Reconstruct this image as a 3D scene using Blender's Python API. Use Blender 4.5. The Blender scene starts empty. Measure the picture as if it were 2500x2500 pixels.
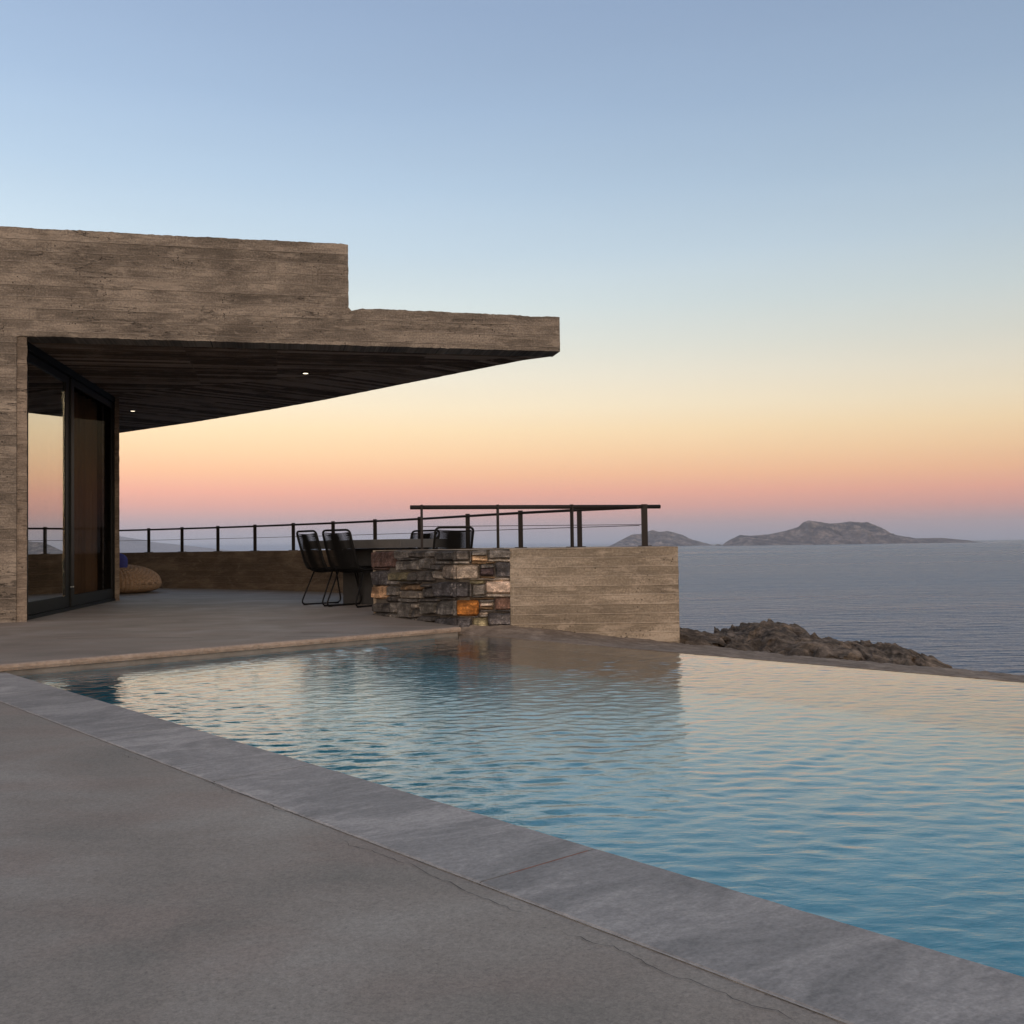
import bpy, math, random
import numpy as np
from mathutils import Vector, noise
random.seed(7)
rng = np.random.default_rng(5)
S = bpy.context.scene
C = S.collection
PI = math.pi

# ---------------------------------------------------------------- camera
EYE = Vector((0, 0, .68)); FPX = 2500.0
_p = math.atan(82/2500); _r = math.radians(.83)
CF = Vector((0, math.cos(_p), math.sin(_p))); _u = Vector((0, -math.sin(_p), math.cos(_p))); _x = Vector((1, 0, 0))
CR = _x*math.cos(_r)-_u*math.sin(_r); CU = _u*math.cos(_r)+_x*math.sin(_r)
cam = bpy.data.objects.new('camera', bpy.data.cameras.new('camera'))
C.objects.link(cam)
cam.data.lens = 36; cam.data.sensor_width = 36
cam.data.clip_start = .05; cam.data.clip_end = 200000
from mathutils import Matrix
cam.matrix_world = Matrix(((CR.x, CU.x, -CF.x, EYE.x), (CR.y, CU.y, -CF.y, EYE.y), (CR.z, CU.z, -CF.z, EYE.z), (0, 0, 0, 1)))
S.camera = cam
def ray(x, y): return CF+CR*((x-1250)/FPX)-CU*((y-1250)/FPX)
def on_line(x, y, a, b):          # where a sight line meets the vertical plane over a-b (surveying the measured wall)
    d = ray(x, y); n = Vector((b[1]-a[1], a[0]-b[0], 0))
    t = (Vector((a[0], a[1], 0))-EYE).dot(n)/d.dot(n)
    return EYE+d*t

# ---------------------------------------------------------------- object helpers
ORG = Vector((0, 0, 0))
def tag(o, label=None, cat=None, group=None, kind=None):
    if label: o['label'] = label
    if cat: o['category'] = cat
    if group: o['group'] = group
    if kind: o['kind'] = kind
    return o
def thing(name, label, cat, loc=(0, 0, 0), group=None):
    o = bpy.data.objects.new(name, None); C.objects.link(o); o.location = loc; o.empty_display_size = .1
    return tag(o, label, cat, group)
def root_loc(p):
    v = Vector((0, 0, 0))
    while p: v += p.location; p = p.parent
    return v
class MB:
    def __init__(s): s.v = []; s.f = []; s.c = None; s.sm = []
    def add(s, vs, fs, smooth=False, col=None):
        k = len(s.v); s.v += [tuple(v) for v in vs]; s.f += [tuple(i+k for i in f) for f in fs]; s.sm += [smooth]*len(fs)
        if col is not None:
            if s.c is None: s.c = [(1, 1, 1, 1)]*k
            s.c += (col if isinstance(col, list) else [col]*len(vs))
        elif s.c is not None: s.c += [(1, 1, 1, 1)]*len(vs)
    def box(s, x0, x1, y0, y1, z0, z1, **k):
        s.add([(x0,y0,z0),(x1,y0,z0),(x1,y1,z0),(x0,y1,z0),(x0,y0,z1),(x1,y0,z1),(x1,y1,z1),(x0,y1,z1)],
              [(0,3,2,1),(4,5,6,7),(0,1,5,4),(1,2,6,5),(2,3,7,6),(3,0,4,7)], **k)
    def obox(s, a, b, w, z0, z1, off=0, **k):      # box along a->b, width w, offset sideways
        a = Vector((a[0], a[1])); b = Vector((b[0], b[1])); d = (b-a).normalized(); n = Vector((-d.y, d.x))
        q = [a+n*(off-w/2), b+n*(off-w/2), b+n*(off+w/2), a+n*(off+w/2)]
        s.add([(p.x, p.y, z0) for p in q]+[(p.x, p.y, z1) for p in q],
              [(0,3,2,1),(4,5,6,7),(0,1,5,4),(1,2,6,5),(2,3,7,6),(3,0,4,7)], **k)
    def prism(s, pts, z0, z1, **k):
        n = len(pts); s.add([(p[0], p[1], z0) for p in pts]+[(p[0], p[1], z1) for p in pts],
              [tuple(range(n))[::-1], tuple(range(n, 2*n))]+[(i, (i+1) % n, n+(i+1) % n, n+i) for i in range(n)], **k)
    def tube(s, pts, r, n=8, closed=False, smooth=True, sq=1.0):
        P = [Vector(p) for p in pts]; m = len(P); rings = []; up = Vector((0, 0, 1)); prev = None
        for i in range(m):
            if closed: t = P[(i+1) % m]-P[i-1]
            else: t = P[min(i+1, m-1)]-P[max(i-1, 0)]
            t.normalize()
            if prev is None:
                a = t.cross(up)
                if a.length < .1: a = t.cross(Vector((1, 0, 0)))
            else: a = prev-t*prev.dot(t)
            a.normalize(); prev = a; b = t.cross(a)
            rings.append([P[i]+(a*math.cos(2*PI*j/n)+b*math.sin(2*PI*j/n)*sq)*r for j in range(n)])
        vs = [v for q in rings for v in q]; fs = []
        for i in range(m if closed else m-1):
            i2 = (i+1) % m
            for j in range(n): fs.append((i*n+j, i*n+(j+1) % n, i2*n+(j+1) % n, i2*n+j))
        if not closed: fs += [tuple(range(n))[::-1], tuple((m-1)*n+j for j in range(n))]
        s.add(vs, fs, smooth)
    def grid(s, V, smooth=True, col=None):   # V[i][j]
        a = len(V); b = len(V[0])
        s.add([v for r in V for v in r], [(i*b+j, i*b+j+1, (i+1)*b+j+1, (i+1)*b+j) for i in range(a-1) for j in range(b-1)], smooth, col)
    def build(s, name, mat, parent=None, **kw):
        L = root_loc(parent) if parent else (Vector(kw.pop('at')) if 'at' in kw else Vector((0, 0, 0)))
        local = kw.pop('local', False)
        me = bpy.data.meshes.new(name)
        me.from_pydata(s.v if local else [(v[0]-L.x, v[1]-L.y, v[2]-L.z) for v in s.v], [], s.f)
        me.polygons.foreach_set('use_smooth', s.sm)
        if s.c:
            ca = me.color_attributes.new('Col', 'FLOAT_COLOR', 'POINT')
            ca.data.foreach_set('color', np.array(s.c, dtype=np.float32).ravel())
        me.materials.append(mat); me.update()
        o = bpy.data.objects.new(name, me); C.objects.link(o)
        if parent: o.parent = parent
        else: o.location = L
        return tag(o, **kw)
def np_mesh(name, V, Fq, mat, smooth=True, **kw):
    me = bpy.data.meshes.new(name); me.from_pydata(V.tolist(), [], Fq.tolist())
    me.polygons.foreach_set('use_smooth', np.full(len(Fq), smooth)); me.materials.append(mat); me.update()
    o = bpy.data.objects.new(name, me); C.objects.link(o); return tag(o, **kw)
def copy_tree(o, parent=None):
    c = o.copy(); C.objects.link(c)
    if parent: c.parent = parent
    for ch in list(o.children): copy_tree(ch, c)
    return c

# ---------------------------------------------------------------- node helpers
def lin(r, g, b):
    f = lambda c: c/12.92 if c <= .04045 else ((c+.055)/1.055)**2.4
    return (f(r/255), f(g/255), f(b/255), 1)
class NT:
    def __init__(s, name):
        s.m = bpy.data.materials.new(name); s.m.use_nodes = True; s.t = s.m.node_tree; s.t.nodes.clear()
        s.out = s.n('ShaderNodeOutputMaterial')
    def n(s, ty, **k):
        o = s.t.nodes.new(ty)
        for a, b in k.items(): setattr(o, a, b)
        return o
    def set(s, sock, v):
        if isinstance(v, bpy.types.NodeSocket): s.t.links.new(v, sock)
        elif v is not None: sock.default_value = v
    def pos(s): return s.n('ShaderNodeNewGeometry').outputs['Position']
    def obj(s): return s.n('ShaderNodeTexCoord').outputs['Object']
    def math(s, op, a, b=None, c=None, clamp=False):
        o = s.n('ShaderNodeMath', operation=op, use_clamp=clamp); s.set(o.inputs[0], a)
        if b is not None: s.set(o.inputs[1], b)
        if c is not None: s.set(o.inputs[2], c)
        return o.outputs[0]
    def vmath(s, op, a, b=None):
        o = s.n('ShaderNodeVectorMath', operation=op); s.set(o.inputs[0], a)
        if b is not None: s.set(o.inputs[1], b)
        return o.outputs['Value'] if op == 'DOT_PRODUCT' else o.outputs[0]
    def comb(s, x, y, z=0.0):
        o = s.n('ShaderNodeCombineXYZ'); s.set(o.inputs[0], x); s.set(o.inputs[1], y); s.set(o.inputs[2], z); return o.outputs[0]
    def noise(s, v, sc, det=4, rough=.55, dist=0.0, stretch=None, col=False):
        if stretch: v = s.vmath('MULTIPLY', v, stretch)
        o = s.n('ShaderNodeTexNoise'); s.set(o.inputs['Vector'], v); o.inputs['Scale'].default_value = sc
        o.inputs['Detail'].default_value = det; o.inputs['Roughness'].default_value = rough; o.inputs['Distortion'].default_value = dist
        return o.outputs['Color' if col else 'Fac']
    def ramp(s, f, *st, interp='LINEAR'):
        o = s.n('ShaderNodeValToRGB'); s.set(o.inputs[0], f); e = o.color_ramp.elements; o.color_ramp.interpolation = interp
        while len(e) < len(st): e.new(.5)
        for i, (p, c) in enumerate(st):
            e[i].position = p; e[i].color = c if hasattr(c, '__len__') else (c, c, c, 1)
        return o.outputs[0]
    def mix(s, f, a, b, ty='MIX'):
        o = s.n('ShaderNodeMix', data_type='RGBA', blend_type=ty); s.set(o.inputs[0], f); s.set(o.inputs[6], a); s.set(o.inputs[7], b); return o.outputs[2]
    def bump(s, h, st=1.0, dist=.01, nrm=None):
        o = s.n('ShaderNodeBump'); s.set(o.inputs['Height'], h); o.inputs['Strength'].default_value = st; o.inputs['Distance'].default_value = dist
        if nrm is not None: s.set(o.inputs['Normal'], nrm)
        return o.outputs[0]
    def pbr(s, col, rough=.8, nrm=None, metal=0.0, spec=.5):
        o = s.n('ShaderNodeBsdfPrincipled'); s.set(o.inputs['Base Color'], col); s.set(o.inputs['Roughness'], rough)
        o.inputs['Metallic'].default_value = metal; o.inputs['Specular IOR Level'].default_value = spec
        if nrm is not None: s.set(o.inputs['Normal'], nrm)
        s.t.links.new(o.outputs[0], s.out.inputs[0]); return o

def board_core(N, u, v, h, L, dark, mid, light, lineamt=1.0, bv=.14):
    """board-marked concrete; returns colour, height"""
    uv = N.comb(u, v)
    wob = N.noise(N.comb(N.math('MULTIPLY', u, 2.2), N.math('MULTIPLY', v, 3.0)), 2.5, 5, .65)
    v2 = N.math('ADD', v, N.math('MULTIPLY', N.math('SUBTRACT', wob, .5), h*.22))
    b = N.n('ShaderNodeTexBrick'); N.set(b.inputs['Vector'], N.comb(u, v2)); b.offset = .37; b.offset_frequency = 2; b.squash = 1
    b.inputs['Scale'].default_value = 1; b.inputs['Brick Width'].default_value = L; b.inputs['Row Height'].default_value = h
    b.inputs['Mortar Size'].default_value = .0075; b.inputs['Mortar Smooth'].default_value = .45; b.inputs['Bias'].default_value = 0
    b.inputs['Color1'].default_value = (0, 0, 0, 1); b.inputs['Color2'].default_value = (1, 1, 1, 1); b.inputs['Mortar'].default_value = (.5, .5, .5, 1)
    board = b.outputs['Color']
    # joint lines between boards only (end joints stay faint)
    fr_ = N.math('ABSOLUTE', N.math('SUBTRACT', N.math('FRACT', N.math('DIVIDE', v2, h)), .5))
    line = N.math('MAXIMUM', N.ramp(fr_, (.5-.011/h*.55, 0), (.5, 1)), N.math('MULTIPLY', b.outputs['Fac'], .3))
    g = N.noise(N.comb(N.math('MULTIPLY', u, 1.0), N.math('MULTIPLY', v2, 14.0)), 3.2, 8, .68, .6)     # wood grain
    m = N.noise(N.comb(N.math('MULTIPLY', u, .55), N.math('MULTIPLY', v, 1.5)), 2.0, 6, .62, .4)       # blotches
    fine = N.noise(uv, 55, 4, .7)
    brk = N.ramp(N.noise(uv, 5, 4, .7), (.30, 0), (.52, 1))
    t = N.math('ADD', N.math('MULTIPLY', m, 1.0), N.math('MULTIPLY', g, .5))
    t = N.math('ADD', t, N.math('MULTIPLY', N.math('SUBTRACT', board, .5), bv))
    t = N.math('ADD', t, N.math('MULTIPLY', N.math('SUBTRACT', fine, .5), .75))
    col = N.ramp(t, (.54, dark), (.74, mid), (.96, light))
    col = N.mix(N.math('MULTIPLY', N.math('MULTIPLY', line, brk), .95*lineamt), col, light)
    # lime patches
    lime = N.ramp(N.noise(N.comb(u, N.math('MULTIPLY', v, 3.0)), 3.4, 10, .74, .4), (.54, 0), (.60, 1))
    col = N.mix(N.math('MULTIPLY', lime, .55), col, light)
    drk = N.ramp(N.noise(N.comb(N.math('MULTIPLY', u, .8), N.math('MULTIPLY', v, 4.0), 3.0), 2.4, 9, .72, .5), (.53, 0), (.60, 1))
    col = N.mix(N.math('MULTIPLY', drk, .3), col, dark)
    # ragged cracks where the pours met
    ck = N.math('ABSOLUTE', N.math('SUBTRACT', N.noise(N.comb(N.math('MULTIPLY', u, .35), N.math('MULTIPLY', v, 2.6)), 1.6, 7, .62), .5))
    ck = N.math('MULTIPLY', N.ramp(ck, (.0, 1), (.004, 0)), N.ramp(N.noise(uv, .9, 3, .5), (.52, 0), (.62, 1)))
    pit = N.n('ShaderNodeTexVoronoi'); N.set(pit.inputs['Vector'], uv); pit.inputs['Scale'].default_value = 26
    pt = N.math('MULTIPLY', N.ramp(pit.outputs['Distance'], (.0, 1), (.13, 1), (.2, 0)), N.ramp(N.noise(uv, 3.1, 3, .6), (.52, 0), (.62, 1)))
    pt = N.math('MAXIMUM', pt, N.math('MULTIPLY', ck, .8))
    dk = tuple(c*.38 for c in dark[:3])+(1,)
    col = N.mix(N.math('MULTIPLY', pt, .8), col, dk)
    hgt = N.math('ADD', N.math('MULTIPLY', line, .55), N.math('MULTIPLY', g, .7))
    hgt = N.math('ADD', hgt, N.math('MULTIPLY', board, .35)); hgt = N.math('ADD', hgt, N.math('MULTIPLY', fine, .25))
    hgt = N.math('SUBTRACT', hgt, N.math('MULTIPLY', pt, 1.2))
    return col, hgt
def board_mat(name, du, h, L, dark, mid, light, st=.8):
    N = NT(name); P = N.pos(); u = N.vmath('DOT_PRODUCT', P, (du[0], du[1], 0)); v = N.n('ShaderNodeSeparateXYZ'); N.set(v.inputs[0], P)
    col, hg = board_core(N, u, v.outputs[2], h, L, dark, mid, light)
    N.pbr(col, .9, N.bump(hg, st, .012), spec=.25); return N.m

CW = ((.105,.085,.068,1), (.19,.155,.122,1), (.33,.275,.22,1))
M_beam = board_mat('house_concrete', (.975, .223), .115, 6.3, (.080,.069,.057,1), (.155,.134,.111,1), (.31,.27,.222,1), 1.0)
M_block = board_mat('wall_concrete', (1, 0), .081, 5.2, (.150,.128,.098,1), (.23,.195,.148,1), (.40,.345,.275,1), .8)
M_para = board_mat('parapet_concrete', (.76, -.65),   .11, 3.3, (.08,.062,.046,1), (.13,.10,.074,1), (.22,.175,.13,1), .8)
def soffit_mat():
    N = NT('soffit_concrete'); P = N.pos()
    u1 = N.vmath('DOT_PRODUCT', P, (.975, .223, 0)); v1 = N.vmath('DOT_PRODUCT', P, (-.223, .975, 0))
    u2 = N.vmath('DOT_PRODUCT', P, (.69, .724, 0)); v2 = N.vmath('DOT_PRODUCT', P, (-.724, .69, 0))
    side = N.math('GREATER_THAN', N.vmath('DOT_PRODUCT', P, (.39, .92, 0)), 10.72)
    inv = N.math('SUBTRACT', 1.0, side)
    u = N.math('ADD', N.math('MULTIPLY', u1, inv), N.math('MULTIPLY', u2, side)); v = N.math('ADD', N.math('MULTIPLY', v1, inv), N.math('MULTIPLY', v2, side))
    col, hg = board_core(N, u, v, .11, 2.6, (.10,.066,.042,1), (.175,.122,.084,1), (.36,.28,.22,1), .5, .75)
    N.pbr(col, .95, N.bump(hg, 1.0, .02), spec=.12); return N.m
M_soffit = soffit_mat()

def deck_mat(name, a, b, c, sc=1.0, st=.25):
    N = NT(name); P = N.pos()
    big = N.noise(P, 1.1*sc, 4, .55, .9); m2 = N.noise(P, 1.7, 3, .5, .5, stretch=(1.0, 2.0, 1)); fine = N.noise(P, 260, 3, .85); mid = N.noise(P, 90, 4, .8)
    t = N.math('ADD', N.math('MULTIPLY', big, .65), N.math('MULTIPLY', m2, .35))
    col = N.ramp(t, (.34, a), (.5, b), (.66, c))
    warm = N.ramp(N.noise(P, 1.6, 4, .6, stretch=(1, 1.7, 1)), (.48, 0), (.62, 1))
    col = N.mix(N.math('MULTIPLY', warm, .35), col, (b[0]*1.08, b[1]*.93, b[2]*.9, 1))
    k = N.math('ADD', N.math('MULTIPLY', fine, .34), N.math('MULTIPLY', mid, .32))
    col = N.mix(1.0, col, N.ramp(k, (.22, .60), (.44, 1.38)), 'MULTIPLY')
    sp = N.ramp(N.noise(P, 95, 2, .5), (.70, 0), (.76, 1))
    col = N.mix(N.math('MULTIPLY', sp, .45), col, tuple(x*.35 for x in a[:3])+(1,))
    N.pbr(col, N.ramp(t, (.3, .72), (.7, .55)), N.bump(N.math('ADD', N.math('MULTIPLY', fine, .5), mid), st, .004), spec=.35); return N.m
M_deck = deck_mat('deck_screed', (.172,.165,.144,1), (.220,.202,.174,1), (.262,.250,.222,1), st=.3)
M_terrace = deck_mat('terrace_screed', (.165,.143,.118,1), (.205,.178,.147,1), (.245,.218,.19,1), 1.2, .3)
def coping_mat():
    N = NT('coping_stone'); P = N.pos()
    at = N.n('ShaderNodeAttribute'); at.attribute_name = 'Col'
    s = N.vmath('DOT_PRODUCT', P, (.80, .60, 0)); q = N.vmath('DOT_PRODUCT', P, (-.60, .80, 0))
    st = N.noise(N.comb(N.math('MULTIPLY', s, 1.0), N.math('MULTIPLY', q, 2.4)), 2.2, 9, .68, 1.0)
    gr = N.noise(N.comb(N.math('MULTIPLY', s, 14), N.math('MULTIPLY', q, 26)), 2.2, 6, .78)
    fine = N.noise(P, 120, 4, .8)
    col = N.ramp(st, (.36, (.18,.179,.170,1)), (.5, (.245,.241,.230,1)), (.62, (.33,.323,.305,1)))
    col = N.mix(1.0, col, N.ramp(N.math('ADD', N.math('MULTIPLY', gr, .55), N.math('MULTIPLY', fine, .45)), (.36, .66), (.62, 1.32)), 'MULTIPLY')
    ve = N.math('ABSOLUTE', N.math('SUBTRACT', N.noise(P, 1.7, 9, .66, .8), .5))
    vv = N.math('MULTIPLY', N.ramp(ve, (0, 1), (.008, 0)), N.ramp(N.noise(P, 2.1, 3, .5), (.56, 0), (.68, 1)))
    col = N.mix(N.math('MULTIPLY', vv, .5), col, (.45, .42, .41, 1))
    col = N.mix(1.0, col, at.outputs['Color'], 'MULTIPLY')
    N.pbr(col, .55, N.bump(N.math('ADD', N.math('MULTIPLY', gr, 1.0), fine), .4, .003), spec=.45); return N.m
M_coping = coping_mat()
def edge_mat():
    N = NT('split_stone_edge'); P = N.pos(); n = N.noise(P, 28, 6, .7, stretch=(1, 1, 1.5)); m = N.noise(P, 3, 3)
    N.pbr(N.ramp(N.math('ADD', N.math('MULTIPLY', n, .6), N.math('MULTIPLY', m, .4)), (.3, (.20,.155,.12,1)), (.7, (.44,.36,.29,1))), .85, N.bump(n, .9, .012), spec=.3); return N.m
M_edge = edge_mat()
def simple(name, c, rough=.6, metal=0.0, spec=.5, var=.15, sc=20, bst=0.0):
    N = NT(name); P = N.obj(); n = N.noise(P, sc, 5, .65)
    col = N.mix(1.0, c, N.ramp(n, (.3, 1-var), (.7, 1+var)), 'MULTIPLY')
    N.pbr(col, rough, N.bump(n, bst, .004) if bst else None, metal, spec); return N.m
M_steel = simple('dark_bronze_steel', (.016,.013,.012,1), .6, .0, .25)
M_frame = simple('door_aluminium', (.007,.008,.008,1), .55, .0, .2)
M_cord = simple('black_cord', (.006,.006,.006,1), .7, spec=.2)
M_chairframe = simple('black_powdercoat', (.006,.006,.006,1), .6, spec=.2)
M_table = simple('table_charcoal', (.085,.085,.082,1), .6, sc=6)
M_mortar = simple('dark_mortar', (.085,.074,.062,1), .95, bst=.5)
M_dark = simple('interior_plaster', (.05,.042,.035,1), .9)
M_basin = simple('pool_plaster', (.052,.48,.59,1), .8, sc=1.4, var=.12)
M_ledge = simple('pool_ledge_stone', (.20,.19,.175,1), .85, sc=6, var=.25)
M_crack = simple('crack_shadow_gap', (.03,.028,.027,1), .95)
M_grout = simple('rust_grout', (.20,.08,.045,1), .9, sc=60, var=.4)
M_seal = simple('pale_grout', (.30,.295,.28,1), .9, sc=50, var=.35)
M_blue = simple('blue_fabric', (.035,.045,.20,1), .9, sc=90, var=.3, bst=.4)
def stone_mat():
    N = NT('rubble_stone'); P = N.pos(); at = N.n('ShaderNodeAttribute'); at.attribute_name = 'Col'
    n1 = N.noise(P, 9, 9, .72, .6); n2 = N.noise(P, 60, 6, .75); lay = N.noise(N.vmath('MULTIPLY', P, (3, 3, 26)), 2.0, 5, .6, .6)
    k = N.math('ADD', N.math('MULTIPLY', n1, .45), N.math('ADD', N.math('MULTIPLY', n2, .35), N.math('MULTIPLY', lay, .2)))
    col = N.mix(1.0, at.outputs['Color'], N.ramp(k, (.36, .30), (.5, 1.0), (.60, 2.6)), 'MULTIPLY')
    lic = N.ramp(N.noise(P, 24, 8, .78, .6), (.56, 0), (.60, 1))
    reg = N.ramp(N.noise(P, 4.5, 3, .5), (.50, 0), (.6, 1))
    f = N.math('MULTIPLY', N.math('MULTIPLY', lic, N.math('ADD', N.math('MULTIPLY', reg, .6), .06)), at.outputs['Alpha'])
    col = N.mix(f, col, (.48, .45, .42, 1))
    N.pbr(col, .85, N.bump(k, 1.0, .035), spec=.3); return N.m
M_stone = stone_mat()
def rock_mat(name, a, b, c, sc, bd, tilt=(.25, .1, 1)):
    N = NT(name); P = N.pos()
    v = N.vmath('DOT_PRODUCT', P, tilt)
    w = N.noise(P, .8*sc, 6, .65)
    s = N.noise(N.comb(N.math('ADD', N.math('MULTIPLY', v, 1.0), N.math('MULTIPLY', w, .5/sc)), 0.0), 9*sc, 6, .7)
    n = N.noise(P, 5*sc, 9, .74)
    k = N.math('ADD', N.math('MULTIPLY', s, .5), N.math('MULTIPLY', n, .5))
    N.pbr(N.ramp(k, (.39, a), (.5, b), (.62, c)), .9, N.bump(k, 1.0, bd), spec=.2); return N.m
M_rock = rock_mat('shore_rock', (.022,.018,.014,1), (.125,.10,.076,1), (.34,.275,.21,1), 1.6, .13)
M_apron = rock_mat('apron_stone', (.11,.088,.068,1), (.19,.155,.122,1), (.31,.265,.215,1), 1.5, .03)
M_island = rock_mat('island_rock', (.050,.060,.078,1), (.12,.12,.13,1), (.36,.32,.31,1), .0030, 24)
M_hill = rock_mat('far_hill', (.12,.14,.18,1), (.16,.18,.22,1), (.24,.25,.28,1), .002, 8)  # lightened and blued: part of the distance haze is painted into this colour
M_scrub = rock_mat('hillside_scrub', (.03,.03,.02,1), (.07,.065,.045,1), (.13,.11,.08,1), .6, .05)
def knit_mat():
    N = NT('knitted_rope'); P = N.obj(); n = N.noise(P, 40, 4, .7); m = N.noise(P, 3, 3)
    N.pbr(N.ramp(N.math('ADD', N.math('MULTIPLY', n, .5), N.math('MULTIPLY', m, .5)), (.3, (.17,.115,.075,1)), (.7, (.36,.255,.17,1))), .9, N.bump(n, .5, .003), spec=.2); return N.m
M_knit = knit_mat()
def curtain_mat(name, a, b):
    N = NT(name); P = N.pos(); s = N.vmath('DOT_PRODUCT', P, (-.18, .98, 0))
    n = N.noise(N.comb(s, 0.0), 4.5, 3, .6); N.pbr(N.ramp(n, (.35, a), (.65, b)), .95, spec=.1); return N.m
M_curt1 = curtain_mat('curtain_linen', (.10,.08,.06,1), (.42,.35,.27,1))
M_curt2 = curtain_mat('curtain_brown', (.28,.20,.14,1), (.48,.35,.25,1))
def glass_mat(name, base, tint):
    N = NT(name); fr = N.n('ShaderNodeLayerWeight'); fr.inputs[0].default_value = .5
    f = N.math('MULTIPLY_ADD', N.math('POWER', fr.outputs['Facing'], 3.0), base*.6, base, clamp=True)
    g = N.n('ShaderNodeBsdfGlossy'); g.inputs['Roughness'].default_value = .004; g.inputs['Color'].default_value = (.93,.93,.90,1)
    t = N.n('ShaderNodeBsdfTransparent'); t.inputs['Color'].default_value = tint
    x = N.n('ShaderNodeMixShader'); N.set(x.inputs[0], f); N.t.links.new(t.outputs[0], x.inputs[1]); N.t.links.new(g.outputs[0], x.inputs[2])
    N.t.links.new(x.outputs[0], N.out.inputs[0]); return N.m
M_glass = glass_mat('door_glass', .56, (.75,.76,.72,1))
M_screen = glass_mat('insect_mesh', .012, (.62,.60,.58,1))
def emit(name, c, st):
    N = NT(name); e = N.n('ShaderNodeEmission'); e.inputs[0].default_value = c; e.inputs[1].default_value = st
    N.t.links.new(e.outputs[0], N.out.inputs[0]); return N.m
M_lamp = emit('lamp_face', (1, .84, .62, 1), 2.2)
def water_mat():
    N = NT('pool_water'); P = N.pos()
    b1 = N.noise(P, 9, 4, .55, .5, stretch=(.7, 1.6, 1)); b2 = N.noise(P, 44, 3, .6, stretch=(.7, 1.5, 1))
    nr = N.bump(N.math('ADD', N.math('MULTIPLY', b1, 1.0), N.math('MULTIPLY', b2, .2)), 1.0, .0030)
    fr = N.n('ShaderNodeFresnel'); fr.inputs[0].default_value = 1.38; N.set(fr.inputs['Normal'], nr)
    g = N.n('ShaderNodeBsdfGlossy'); g.inputs['Roughness'].default_value = .0; g.inputs['Color'].default_value = (1, 1, 1, 1); N.set(g.inputs['Normal'], nr)
    r = N.n('ShaderNodeBsdfRefraction'); r.inputs['IOR'].default_value = 1.333; r.inputs['Roughness'].default_value = .0
    r.inputs['Color'].default_value = (.84, .97, .985, 1); N.set(r.inputs['Normal'], nr)
    x = N.n('ShaderNodeMixShader'); N.set(x.inputs[0], N.math('MULTIPLY', fr.outputs[0], 1.25, clamp=True)); N.t.links.new(r.outputs[0], x.inputs[1]); N.t.links.new(g.outputs[0], x.inputs[2])
    N.t.links.new(x.outputs[0], N.out.inputs[0]); return N.m
M_water = water_mat()
def sea_mat():
    N = NT('sea_water'); P = N.pos()
    w1 = N.noise(P, .24, 4, .62, .2, stretch=(.45, 1.0, 1)); w2 = N.noise(P, .035, 4, .65, stretch=(.4, 1.0, 1))
    wind = N.noise(P, .0016, 6, .62, .6, stretch=(.35, 1.6, 1))
    nr = N.bump(N.math('ADD', N.math('MULTIPLY', w1, 1.4), N.math('MULTIPLY', w2, 1.6)), 1.0, 4.5)
    col = N.ramp(wind, (.4, (.020,.070,.145,1)), (.6, (.055,.115,.190,1)))
    o = N.pbr(col, N.ramp(wind, (.38, .24), (.62, .34)), nr, spec=.5); o.inputs['Specular Tint'].default_value = (.70, .85, 1, 1); return N.m
M_sea = sea_mat()

# ---------------------------------------------------------------- sky and light
W = bpy.data.worlds.new('World'); S.world = W; W.use_nodes = True; wt = W.node_tree; wt.nodes.clear()
def wn(ty, **k):
    o = wt.nodes.new(ty)
    for a, b in k.items(): setattr(o, a, b)
    return o
tc = wn('ShaderNodeTexCoord'); sx = wn('ShaderNodeSeparateXYZ'); wt.links.new(tc.outputs['Generated'], sx.inputs[0])
def wm(op, a, b, clamp=False):
    o = wn('ShaderNodeMath', operation=op, use_clamp=clamp)
    for i, v in enumerate((a, b)):
        if isinstance(v, bpy.types.NodeSocket): wt.links.new(v, o.inputs[i])
        else: o.inputs[i].default_value = v
    return o.outputs[0]
# the bands sink a little towards the right (the anti-twilight arch)
zz = wm('ADD', sx.outputs[2], wm('MULTIPLY', sx.outputs[0], .012))
rp = wn('ShaderNodeValToRGB'); wt.links.new(wm('MULTIPLY', zz, 1.25), rp.inputs[0])
SKY = [  # pixels above the horizon in the photo, colour
 (-30, (104,122,148)), (0, (138,150,170)), (28, (156,154,170)), (60, (184,156,162)), (95, (217,158,151)), (130, (236,166,147)),
 (175, (245,186,148)), (225, (249,205,161)), (280, (249,218,176)), (340, (245,226,195)), (410, (235,225,205)), (490, (221,221,211)),
 (590, (206,216,217)), (720, (189,206,219)), (880, (172,193,214)), (1080, (156,178,205)), (1330, (143,164,194)), (2600, (140,157,182)), (9000, (134,148,172))]
e = rp.color_ramp.elements
while len(e) < len(SKY): e.new(.5)
for i, (d, c) in enumerate(SKY):
    z = d/math.hypot(d, 2500); e[i].position = max(0, z*1.25); e[i].color = lin(*c)
az = wm('SUBTRACT', 1.05, wm('MULTIPLY', sx.outputs[0], .34))           # brighter to the left
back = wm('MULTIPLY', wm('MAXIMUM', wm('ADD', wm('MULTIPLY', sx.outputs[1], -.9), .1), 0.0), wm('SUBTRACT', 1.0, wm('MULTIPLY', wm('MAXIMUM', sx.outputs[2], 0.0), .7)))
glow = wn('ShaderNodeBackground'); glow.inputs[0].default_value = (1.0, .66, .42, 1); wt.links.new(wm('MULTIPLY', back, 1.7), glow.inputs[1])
nz = wn('ShaderNodeTexNoise'); mp = wn('ShaderNodeMapping'); mp.inputs['Scale'].default_value = (1.2, 1.2, 9.0); mp.inputs['Rotation'].default_value = (.12, .1, 0)
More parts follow.
